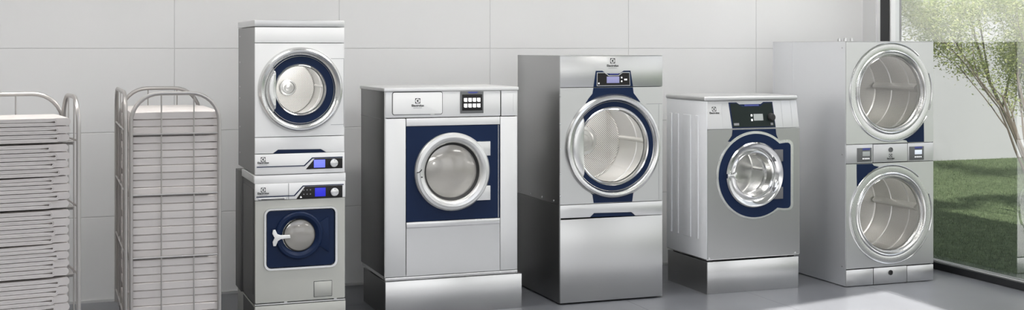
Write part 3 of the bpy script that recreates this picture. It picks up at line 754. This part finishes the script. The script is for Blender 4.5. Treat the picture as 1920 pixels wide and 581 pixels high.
for k, (cz, z0, z1, tagname) in enumerate(((1.507, 1.107, 1.902, 'upper'), (.548, .140, .953, 'lower'))):
    m = MB(); m.plate_hole(rrect(0, w, z0, z1, .004), cxs, cz, .33, 0, .018, n=140); fp = D5.add(m, 'front_panel', 'steel_front', label='steel front panel around the %s door' % tagname)
    # fine door outline
    m = MB()
    segs = ((0, 360),) if k == 0 else ((15, 375),)
    m.lathe(cxs, cz, [(.392, .0), (.391, -.006), (.387, -.008), (.383, -.006), (.381, .0)], n=110, a0=math.radians(48), a1=math.radians(330)); 
    m.lathe(cxs, cz, [(.392, .0), (.391, -.006), (.387, -.008), (.383, -.006), (.381, .0)], n=20, a0=math.radians(-22), a1=math.radians(22))
    dr = D5.add(m, 'door', 'chrome')
    m = MB(); m.lathe(cxs, cz, [(.380, -.001), (.376, -.005), (.345, -.006), (.332, -.004), (.327, -.012), (.320, -.016), (.312, -.010), (.306, .008), (.300, .016), (.294, .010), (.288, .006), (.284, .014), (.282, .04)], n=120)
    D5.add(m, 'door_frame', 'satin_chrome', dr)
    m = MB(); m.lathe(cxs, cz, [(.286, .012), (.2, .010), (0, .009)], n=96); D5.add(m, 'door_glass', 'door_glass', dr)
    dm = drum(D5, cxs + .01, cz, .335, .06, .66, 'tumbler_holes', .0, 3, lip=.03, wall_mat='tumbler_holes', seams=(.22, .45), rib_h=.13, rib_a=5)
    housing(D5, cxs, cz, .278, .305, .03, .06)
    m = MB(); m.lathe(cxs + .01, cz, [(.17, .66), (.165, .64), (.15, .635), (.14, .65)], n=72); D5.add(m, 'air_ring', 'chrome', dm)
m = MB()
arc = [(cxs + .394 * math.cos(math.radians(a)), 1.507 + .394 * math.sin(math.radians(a))) for a in (-74, -66, -58, -50, -42, -38)]
m.prism(arc + [(.731, 1.109), (.575, 1.109), (.565, 1.123), (.545, 1.127)], -.003, -.0002); D5.add(m, 'navy_corner', 'navy')
m = MB()
arc = [(cxs + .394 * math.cos(math.radians(a)), .548 + .394 * math.sin(math.radians(a))) for a in (107, 115, 123, 131, 139, 144)]
m.prism(arc + [(.097, .951), (.240, .951), (.255, .935)], -.003, -.0002); D5.add(m, 'navy_corner', 'navy')
# middle control band
m = MB(); m.box(0, .246, 0, .018, .957, 1.103, .002); cl = D5.add(m, 'control_cover', 'steel_light')
m = MB(); m.box(.576, w, 0, .018, .957, 1.103, .002); cr = D5.add(m, 'control_cover', 'steel_light')
m = MB(); m.box(.250, .572, -.002, .018, .959, 1.101, .002); mc = D5.add(m, 'coin_panel', 'steel_light')
def lcd_unit(par, x0, x1, z0, z1, scr):
    m = MB(); m.box(x0, x1, -.004, -.0002, z0, z1, .001); q = D5.add(m, 'display_panel', 'grey_plastic', par)
    wd = x1 - x0
    m = MB(); m.box(x0 + wd * .36, x1 - wd * .12, -.0052, -.0041, z1 - .018, z1 - .002, .0003); D5.add(m, 'name_strip', 'label_blue', q)
    m = MB(); m.box(x0 + wd * .36, x1 - wd * .14, -.0052, -.0041, z0 + .045, z1 - .028, .0003); D5.add(m, 'screen', scr, q)
    for i in range(4):
        xx = x0 + wd * (.40 + .13 * i); m = MB(); m.box(xx - .005, xx + .005, -.0052, -.0041, z0 + .020, z0 + .030, .0003); D5.add(m, 'button', 'icon_white', q)
lcd_unit(cl, .100, .234, .967, 1.076, 'lcd_grey'); lcd_unit(cr, .590, .728, .967, 1.075, 'lcd_white')
m = MB(); m.lathe(.412, 1.055, [(.020, -.0022), (.020, -.007), (.015, -.009), (.012, -.004), (0, -.004)], n=24); D5.add(m, 'lock', 'grey_plastic', mc)
logo(D5, .412, 1.010, .028, mc, ty=.984, y=-.0032)
m = MB(); m.box(0, .250, 0, .018, .005, .132, .002); D5.add(m, 'base_cover', 'steel_front')
m = MB(); m.box(.570, w, 0, .018, .005, .132, .002); D5.add(m, 'base_cover', 'steel_front')
m = MB(); m.box(.254, .566, -.001, .018, .005, .134, .002); bc = D5.add(m, 'base_hatch', 'steel_front')
m = MB(); m.lathe(.412, .090, [(.020, -.0012), (.020, -.006), (.015, -.008), (.012, -.003), (0, -.003)], n=24); D5.add(m, 'lock', 'rubber', bc)

# ------------------------------------------------------------------ linen trolleys
TW, TL, TH = .545, 1.05, 1.585
SHZ = (.215, .600, .975, 1.338)      # shelf heights
def hoop(axis, fixed, a0, a1, zb, zt, R, inset=0.0):
    """inverted U in the plane axis=fixed, from a0 to a1"""
    p = []
    p.append((a0, zb)); 
    for i in range(9):
        t = PI - PI / 2 * i / 8; p.append((a0 + R + R * math.cos(t), zt - R + R * math.sin(t)))
    for i in range(9):
        t = PI / 2 - PI / 2 * i / 8; p.append((a1 - R + R * math.cos(t), zt - R + R * math.sin(t)))
    p.append((a1, zb))
    return [((fixed, a, z) if axis == 'x' else (a, fixed, z)) for a, z in p]
def make_trolley(loc, rz, label):
    T = thing('linen_trolley', loc, label, 'trolley', rz, None)
    r = .0125
    def B(mb, n, mat='tube_paint', par=None): return mb.build(n, mat, par or T)
    # local: open side is x = TW, long panel at x = 0, ends at y = 0 and y = TL
    for y in (0, TL):
        m = MB(); m.tube(hoop('y', y, .030, TW, .15, TH - .004, .17), r); e = B(m, 'end_hoop')
        for x in (.205, .395):
            m = MB(); m.tube([(x, y, .17), (x, y, TH - .01)], .0045, n=6); B(m, 'wire', par=e)
        for z in SHZ:
            m = MB(); m.tube([(.030, y, z), (TW, y, z)], .006, n=8); B(m, 'cross_rail', par=e)
    m = MB(); m.tube(hoop('x', 0, 0.0, TL, .15, TH, .17), r); e = B(m, 'side_hoop')
    for y in (.26, .525, .79):
        m = MB(); m.tube([(0, y, .17), (0, y, TH - .01)], .0045, n=6); B(m, 'wire', par=e)
    for z in SHZ:
        m = MB(); m.tube([(0, 0, z + .02), (0, TL, z + .02)], .006, n=8); B(m, 'cross_rail', par=e)
    for z in SHZ:
        m = MB(); m.box(.014, TW - .06, .014, TL - .012, z - .008, z - .004)
        s = B(m, 'shelf'); 
        for x in (.03, TW - .09):
            m = MB(); m.tube([(x, 0.06, z - .018), (x, TL - .016, z - .018)], .007, n=8); B(m, 'shelf_rail', par=s)
    for x in (.04, TW - .03):
        for y in (.03, TL - .03):
            m = MB(); m.lathe_z(x, y, [(.012, .16), (.012, .135), (.024, .13), (.024, .12), (0, .119)], n=14)
            m.box(x - .022, x - .018, y - .02, y + .02, .06, .128); m.box(x + .018, x + .022, y - .02, y + .02, .06, .128)
            c = B(m, 'caster', 'grey_plastic')
            m = MB(); k = [(0.0, -.017), (.05, -.017), (.0625, -.010), (.0625, .010), (.05, .017), (0, .017)]
            rows = []
            for rr, xx in k:
                rows.append([m.bm.verts.new((x + xx, y + rr * math.cos(2 * PI * i / 24), .0625 + rr * math.sin(2 * PI * i / 24))) for i in range(24)] if rr > 0 else [m.bm.verts.new((x + xx, y, .0625))])
            for p, q in zip(rows[:-1], rows[1:]):
                for i in range(24):
                    j = (i + 1) % 24
                    if len(p) == 1: m.face((p[0], q[i], q[j]))
                    elif len(q) == 1: m.face((p[i], q[0], p[j]))
                    else: m.face((p[i], q[i], q[j], p[j]))
            B(m, 'wheel', 'rubber', c)
    return T
TR = make_trolley((.447, 7.80, 0), 0.0, 'tube metal linen trolley seen from its closed end, beside the stacked small machines')
rzL = math.radians(-90 + 8)
# left trolley: its rear right corner is (local TW, TL)
cR, sR = math.cos(rzL), math.sin(rzL)
fx, fy = .172, 7.36      # world place of local (TW, TL), the front right post
lx, ly = fx - (TW * cR - TL * sR), fy - (TW * sR + TL * cR)
TLf = make_trolley((lx, ly, 0), rzL, 'tube metal linen trolley with its open long side showing, at the left edge')

seed0_ = 3
def sheet_mesh(L, Wd, h, seed, soft, squash=0.0):
    """one folded sheet: L along local y, Wd along local x, fold bead along the open long side (x = Wd)"""
    rr = random.Random(seed); m = MB(); bm = m.bm
    # section along y (length) and z, swept along x
    def ring(x, ins0, ins1, zofs, hh, ylen1):
        """closed outline: rounded slab with a slit running in from the low-y end"""
        pts = []
        y1 = ylen1 - ins1; y0 = ins0
        R = hh / 2
        for i in range(9):
            t = -PI / 2 + PI * i / 8
            pts.append((y1 - R + R * math.cos(t), R + R * math.sin(t)))
        nl = 10
        # upper surface back to low-y end
        for i in range(1, nl): pts.append((y1 - R - (y1 - R - y0) * i / nl, hh))
        pts.append((y0 + .004, hh)); pts.append((y0, hh * .93)); pts.append((y0, hh * .07)); pts.append((y0 + .004, 0))
        for i in range(1, nl): pts.append((y0 + (y1 - R - y0) * i / nl, 0))
        return [(x, y, z + zofs) for y, z in pts]
    def wob(y, amp): return amp * math.sin(y * 5.3 + seed * 1.7)
    NX = 6
    rows = []
    for k in range(NX + 1):
        x = Wd * k / NX
        e = 0 if 0 < k < NX else .0025
        pr = ring(x, e, e, e * .6, h - e * 1.2, L)
        top = h * .5
        rows.append([bm.verts.new((px + (.0015 * math.sin(9 * py + seed) if k == NX else 0), py, pz + (soft * math.sin(py * 3.1 + seed) * math.sin(px * 6 + seed) if pz > top else 0))) for px, py, pz in pr])
    n = len(rows[0])
    for a, b in zip(rows[:-1], rows[1:]):
        for i in range(n): m.face((a[i], a[(i + 1) % n], b[(i + 1) % n], b[i]))
    m.face(rows[0]); m.face(rows[-1][::-1])
    # layered fold band standing proud on the open side: two leaves joined by a round turn
    sh = .075 + rr.uniform(-.022, .022)       # how far it stops short of the far end
    yE = L - sh; t = h * .47
    def leaf(outline, x0, x1):
        a = [bm.verts.new((x0, y, z)) for y, z in outline]; b = [bm.verts.new((x1, y, z)) for y, z in outline]
        k = len(outline)
        for i in range(k): m.face((a[i], a[(i + 1) % k], b[(i + 1) % k], b[i]))
        m.face(b[::-1])
    # outer turn: C profile with thickness; slit widens into a small eye at the turn
    eye = h * .17; slit = .0014; Ro = h * .475; zc = h * .5
    out = []
    for i in range(13):
        a = PI / 2 - PI * i / 12; out.append((yE - Ro + Ro * math.cos(a), zc + Ro * math.sin(a)))
    lo = [(0.004, zc - Ro), (0.004, zc - slit)]
    inn = []
    inn.append((yE - Ro - h * 3.2, zc - slit + .001)); inn.append((yE - Ro - h * 1.2, zc - eye * .55 + .001))
    for i in range(9):
        a = -PI / 2 + PI * i / 8; inn.append((yE - Ro * .95 + eye * math.cos(a), zc + eye * math.sin(a) * .8 + .001))
    inn.append((yE - Ro - h * 1.2, zc + eye * .30 + .001)); inn.append((yE - Ro - h * 3.2, zc + slit * .5 + .001))
    up = [(0.004, zc + slit), (0.004, zc + Ro)]
    outline = out + lo + inn + up
    # split into a strip of quads: outer boundary vs inner boundary, to stay clean
    N = 40
    def resample(pl, N):
        d = [0]
        for p, q in zip(pl[:-1], pl[1:]): d.append(d[-1] + math.hypot(q[0] - p[0], q[1] - p[1]))
        res = []
        for i in range(N):
            s_ = d[-1] * i / (N - 1); j = 0
            while j < len(d) - 2 and d[j + 1] < s_: j += 1
            u = (s_ - d[j]) / max(1e-9, d[j + 1] - d[j]); res.append((pl[j][0] + (pl[j + 1][0] - pl[j][0]) * u, pl[j][1] + (pl[j + 1][1] - pl[j][1]) * u))
        return res
    # nested leaves give the layered look; the innermost opens into a small eye at the turn
    def strip(offo, offi, x1, eye_open=False):
        ys = [0.004, L * .3, L * .55, L * .72, yE - h * 1.6, yE - h * .9]
        def path(off, opening):
            P = []
            for y in ys:
                k = off
                if opening: k = .985 if y < L * .5 else (.95 if y < L * .7 else (.93 if y < yE - h * 1.2 else off + .12))
                P.append((y, zc + Ro * (1 - k)))
            for i in range(19):
                a = PI / 2 - PI * i / 18; P.append((yE - Ro + Ro * math.cos(a) * (1 - off), zc + Ro * (1 - off) * math.sin(a)))
            for y in reversed(ys):
                k = off
                if opening: k = .985 if y < L * .5 else (.95 if y < L * .7 else (.93 if y < yE - h * 1.2 else off + .12))
                P.append((y, zc - Ro * (1 - k)))
            return P
        O = path(offo, False); I = path(offi, eye_open); xo = Wd - .004
        va = [bm.verts.new((xo, y, z)) for y, z in O]; vb = [bm.verts.new((x1, y, z)) for y, z in O]
        vc = [bm.verts.new((x1, y, z)) for y, z in I]; vd = [bm.verts.new((xo, y, z)) for y, z in I]
        for i in range(len(O) - 1):
            m.face((va[i], va[i + 1], vb[i + 1], vb[i])); m.face((vb[i], vb[i + 1], vc[i + 1], vc[i])); m.face((vc[i], vc[i + 1], vd[i + 1], vd[i]))
    xb = Wd + .030
    cap = [bm.verts.new(c) for c in ((Wd - .004, .0035, zc - Ro), (xb - .006, .0035, zc - Ro), (xb - .006, .0035, zc + Ro), (Wd - .004, .0035, zc + Ro))]; m.face(cap)
    strip(0.0, .36, xb + rr.uniform(-.003, .003)); strip(.385, .72, xb - .002 + rr.uniform(-.002, .002), True)
    me_o = m.build('folded_sheet', 'linen', None, smooth=50)
    # gentle sag along the length so rows are not ruler straight
    for v in me_o.data.vertices:
        v.co.z += soft * 1.6 * math.sin(v.co.y * 4.2 + seed0_ * 2.1) * .5
    if squash:
        for v in me_o.data.vertices:
            v.co.z *= 1 - squash * (1 - max(0, min(1, v.co.y / L))) ** .8
    return me_o
ORD = ['top', 'second', 'third', 'fourth', 'fifth', 'sixth', 'seventh', 'eighth', 'ninth', 'tenth', 'eleventh', 'twelfth', 'thirteenth', 'fourteenth', 'fifteenth', 'sixteenth',
       'seventeenth', 'eighteenth', 'nineteenth', 'twentieth', 'twenty-first', 'twenty-second', 'twenty-third', 'twenty-fourth', 'twenty-fifth', 'twenty-sixth', 'twenty-seventh', 'twenty-eighth']
for side, T, seed0, rz in (('left', TLf, 11, rzL), ('right', TR, 77, 0.0)):
    cnt = 0
    for b in (3, 2, 1, 0):
        n = 3 if b == 3 else 8
        h = .0445 if b == 3 else ((SHZ[b + 1] - .008 - SHZ[b]) - .002) / 8.0
        for k in reversed(range(n)):
            cnt += 1; sd = seed0 + cnt
            rr = random.Random(sd * 13)
            gap = .0020
            o = sheet_mesh(.985, .49, h - gap, sd, .0008, .34 if (side == 'left' and b < 3 and k == 3) else 0.0)
            o.name = 'folded_sheet'
            z = SHZ[b] - .0025 + k * h + .001
            p = Vector((.030 + rr.uniform(-.004, .004), .022 + rr.uniform(-.003, .012), z))
            o.rotation_euler = (0, 0, rz + rr.uniform(-.006, .006))
            M_ = Matrix.Rotation(rz, 4, 'Z')
            o.location = T.location + M_ @ p
            if side == 'left':
                lab = '%s folded white sheet %sin the open-sided trolley at the left edge' % (ORD[cnt - 1], 'of the pile ' if cnt == 1 else 'from the top ')
            else:
                lab = '%s folded white sheet %sbehind the wire end of the right trolley' % (ORD[cnt - 1], 'of the pile ' if cnt == 1 else 'from the top ')
            tag(o, lab, 'folded sheet', 'folded sheets in the %s linen trolley' % side)

# ------------------------------------------------------------------ garden: trees and grass
def branch(m, p, d, length, r, depth, tips, rr, bend=.25, split=(2, 3), zmax=9):
    pts = [p]; radii = [r]; n = 6; q = p.copy(); dd = d.copy()
    for i in range(n):
        dd = (dd + Vector((rr.uniform(-1, 1), rr.uniform(-1, 1), rr.uniform(-.4, .9))) * bend * .35).normalized()
        q = q + dd * (length / n); pts.append(q.copy()); radii.append(r * (1 - (.5 if depth > 0 else .85) * (i + 1) / n))
        if depth <= 1 and .85 < q.z < zmax: tips.append(q.copy())
    m.tube(pts, r, n=7, radii=radii)
    if depth > 0:
        for k in range(rr.randint(*split)):
            a = rr.uniform(0, 2 * PI); s_ = rr.uniform(.35, .75)
            side = Vector((math.cos(a), math.sin(a), rr.uniform(-.1, .5)))
            i = rr.randint(3, n)
            branch(m, pts[i], (dd + side * s_).normalized(), length * rr.uniform(.55, .8), radii[i] * .75, depth - 1, tips, rr, bend, split, zmax)
def make_tree(name, loc, stems, label, leafmat, seed, nleaf, lsize, spread, depth=3, zmax=9):
    T = thing(name, loc, label, 'tree'); rr = random.Random(seed); m = MB(); tips = []
    for (dx, dy, dz, L, r) in stems:
        branch(m, Vector((dx * .12, dy * .12, -.08)), Vector((dx, dy, dz)).normalized(), L, r, depth, tips, rr, zmax=zmax)
    m.build('trunk', 'bark', T)
    m = MB(); bm = m.bm
    for i in range(nleaf):
        c = rr.choice(tips) + Vector((rr.gauss(0, spread), rr.gauss(0, spread), rr.gauss(0, spread * .8)))
        s_ = lsize * rr.uniform(.6, 1.3); u = Vector((rr.gauss(0, 1), rr.gauss(0, 1), rr.gauss(0, .6))).normalized()
        v = u.cross(Vector((rr.gauss(0, 1), rr.gauss(0, 1), rr.gauss(0, 1)))).normalized()
        a = [bm.verts.new(c + u * s_), bm.verts.new(c + v * s_ * .42 + u * s_ * .1), bm.verts.new(c - u * s_), bm.verts.new(c - v * s_ * .42 + u * s_ * .1)]
        m.face(a)
    m.build('foliage', leafmat, T, smooth=0, normals=False)
    return T
make_tree('garden_tree', (10.22, 10.62, -.02), [(-.46, .10, 1, 1.55, .024), (-.26, .2, 1, 1.7, .022), (-.05, -.1, 1, 1.6, .020), (-.70, .05, 1, 1.5, .018)],
          'young multi-stemmed garden tree with yellow green leaves behind the glass wall', 'leaf_yellow_green', 5, 38000, .016, .085, zmax=2.6)
make_tree('garden_tree', (13.1, 14.0, -.02), [(-.14, .0, 1, 2.6, .040), (-.42, .0, 1, 2.5, .034)],
          'taller green tree standing farther back beyond the yellow green tree', 'leaf_green', 9, 16000, .026, .20)

rng = np.random.default_rng(3)
NB = 120000
gx = 7.2 + rng.random(NB) ** 1.1 * 9.0; gy = 7.2 + rng.random(NB) * (GY - 7.25)
hh = .014 + rng.random(NB) * .024; an = rng.random(NB) * 2 * PI; tl = rng.normal(0, .011, (NB, 2)); wd = .002 + rng.random(NB) * .002
co = np.zeros((NB, 3, 3), dtype=np.float32)
co[:, 0, 0] = gx - np.cos(an) * wd; co[:, 0, 1] = gy - np.sin(an) * wd; co[:, 1, 0] = gx + np.cos(an) * wd; co[:, 1, 1] = gy + np.sin(an) * wd
co[:, :2, 2] = -.021; co[:, 2, 0] = gx + tl[:, 0]; co[:, 2, 1] = gy + tl[:, 1]; co[:, 2, 2] = hh - .02
me = bpy.data.meshes.new('grass'); me.vertices.add(NB * 3); me.vertices.foreach_set('co', co.reshape(-1))
me.loops.add(NB * 3); me.loops.foreach_set('vertex_index', np.arange(NB * 3, dtype=np.int32)); me.polygons.add(NB); me.polygons.foreach_set('loop_start', np.arange(0, NB * 3, 3, dtype=np.int32))
me.update(); me.validate(); me.materials.append(MATS['grass_blade'])
g = bpy.data.objects.new('grass', me); COL.objects.link(g); tag(g, 'short mown grass of the lawn outside the glass wall', 'grass', kind='stuff')

# ------------------------------------------------------------------ light
def add_ceiling_fill(x, y, lab):  # unseen fill panel, added to brighten the walls and machine fronts
    T = thing('ceiling_fill', (x, y, ZC), lab, 'ceiling light', group='fill lights added over the room')
    m = MB(); m.box(-.75, .75, -.16, .16, -.06, -.001, .004); m.build('fill_housing', 'frame_alu', T)
    m = MB(); m.box(-.73, .73, -.14, .14, -.066, -.0605); m.build('diffuser', 'fill_panel', T)
for i, (x, y) in enumerate(((-2.4, 7.5), (.4, 7.5), (3.2, 7.5), (5.9, 7.9), (-2.6, 3.4), (5.6, 3.0), (-1.5, .2), (2.5, .4))):
    add_ceiling_fill(x, y, 'added white fill panel out of view above the laundry room')
def sun(d, strength, ang, col):
    l = bpy.data.lights.new('sun', 'SUN'); l.energy = strength; l.angle = math.radians(ang); l.color = col
    o = bpy.data.objects.new('sun', l); COL.objects.link(o); o.rotation_euler = d.to_track_quat('-Z', 'Y').to_euler(); return o
sun(SUND, 10.0, 1.2, (1, .97, .92))
for mx_, my_, mz_, e in ((X0, 0, 0, 0),):
    pass
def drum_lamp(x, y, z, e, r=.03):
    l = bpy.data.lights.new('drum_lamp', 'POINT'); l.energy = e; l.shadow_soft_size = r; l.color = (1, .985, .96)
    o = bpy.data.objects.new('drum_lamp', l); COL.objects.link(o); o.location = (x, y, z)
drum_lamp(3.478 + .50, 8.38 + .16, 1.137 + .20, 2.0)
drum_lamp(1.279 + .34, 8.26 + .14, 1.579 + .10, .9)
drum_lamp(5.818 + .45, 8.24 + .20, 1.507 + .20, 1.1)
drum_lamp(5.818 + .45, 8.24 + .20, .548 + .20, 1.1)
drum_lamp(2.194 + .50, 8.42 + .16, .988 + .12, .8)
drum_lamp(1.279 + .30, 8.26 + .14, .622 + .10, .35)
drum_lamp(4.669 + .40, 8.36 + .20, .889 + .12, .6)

wd_ = bpy.data.worlds.new('sky'); SC.world = wd_; wd_.use_nodes = True
N, L = wd_.node_tree.nodes, wd_.node_tree.links; N.clear()
out = N.new('ShaderNodeOutputWorld'); bg = N.new('ShaderNodeBackground'); tc = N.new('ShaderNodeTexCoord'); sp = N.new('ShaderNodeSeparateXYZ'); rp = N.new('ShaderNodeValToRGB')
L.new(tc.outputs['Generated'], sp.inputs[0])
mr = N.new('ShaderNodeMapRange'); mr.inputs['From Min'].default_value = -1; L.new(sp.outputs['Z'], mr.inputs['Value']); L.new(mr.outputs[0], rp.inputs[0])
e = rp.color_ramp.elements; e[0].position = .46; e[0].color = (.34, .35, .34, 1); e[1].position = .52; e[1].color = (1.0, 1.0, 1.0, 1)
e2 = e.new(1.0); e2.color = (.72, .82, 1.0, 1)
L.new(rp.outputs[0], bg.inputs[0]); bg.inputs[1].default_value = 1.35; L.new(bg.outputs[0], out.inputs[0])

# ------------------------------------------------------------------ camera
cam = bpy.data.cameras.new('camera'); co_ = bpy.data.objects.new('camera', cam); COL.objects.link(co_)
co_.location = (0, 0, 1.85); co_.rotation_euler = (PI / 2, 0, -math.radians(20.35))
cam.sensor_fit = 'HORIZONTAL'; cam.sensor_width = 36; cam.lens = 36 * 2359 / 1920
cam.shift_y = -(290.5 - 91) / 1920
cam.clip_start = .05; cam.clip_end = 200
SC.camera = co_
SC.view_settings.view_transform = 'Standard'; SC.view_settings.look = 'None'; SC.view_settings.gamma = 1.0; SC.view_settings.use_curve_mapping = False
SC.view_settings.exposure = 0.5
SC.cycles.use_denoising = True
SC.cycles.max_bounces = 10; SC.cycles.diffuse_bounces = 5; SC.cycles.glossy_bounces = 5; SC.cycles.transparent_max_bounces = 16
SC.cycles.sample_clamp_indirect = 6.0
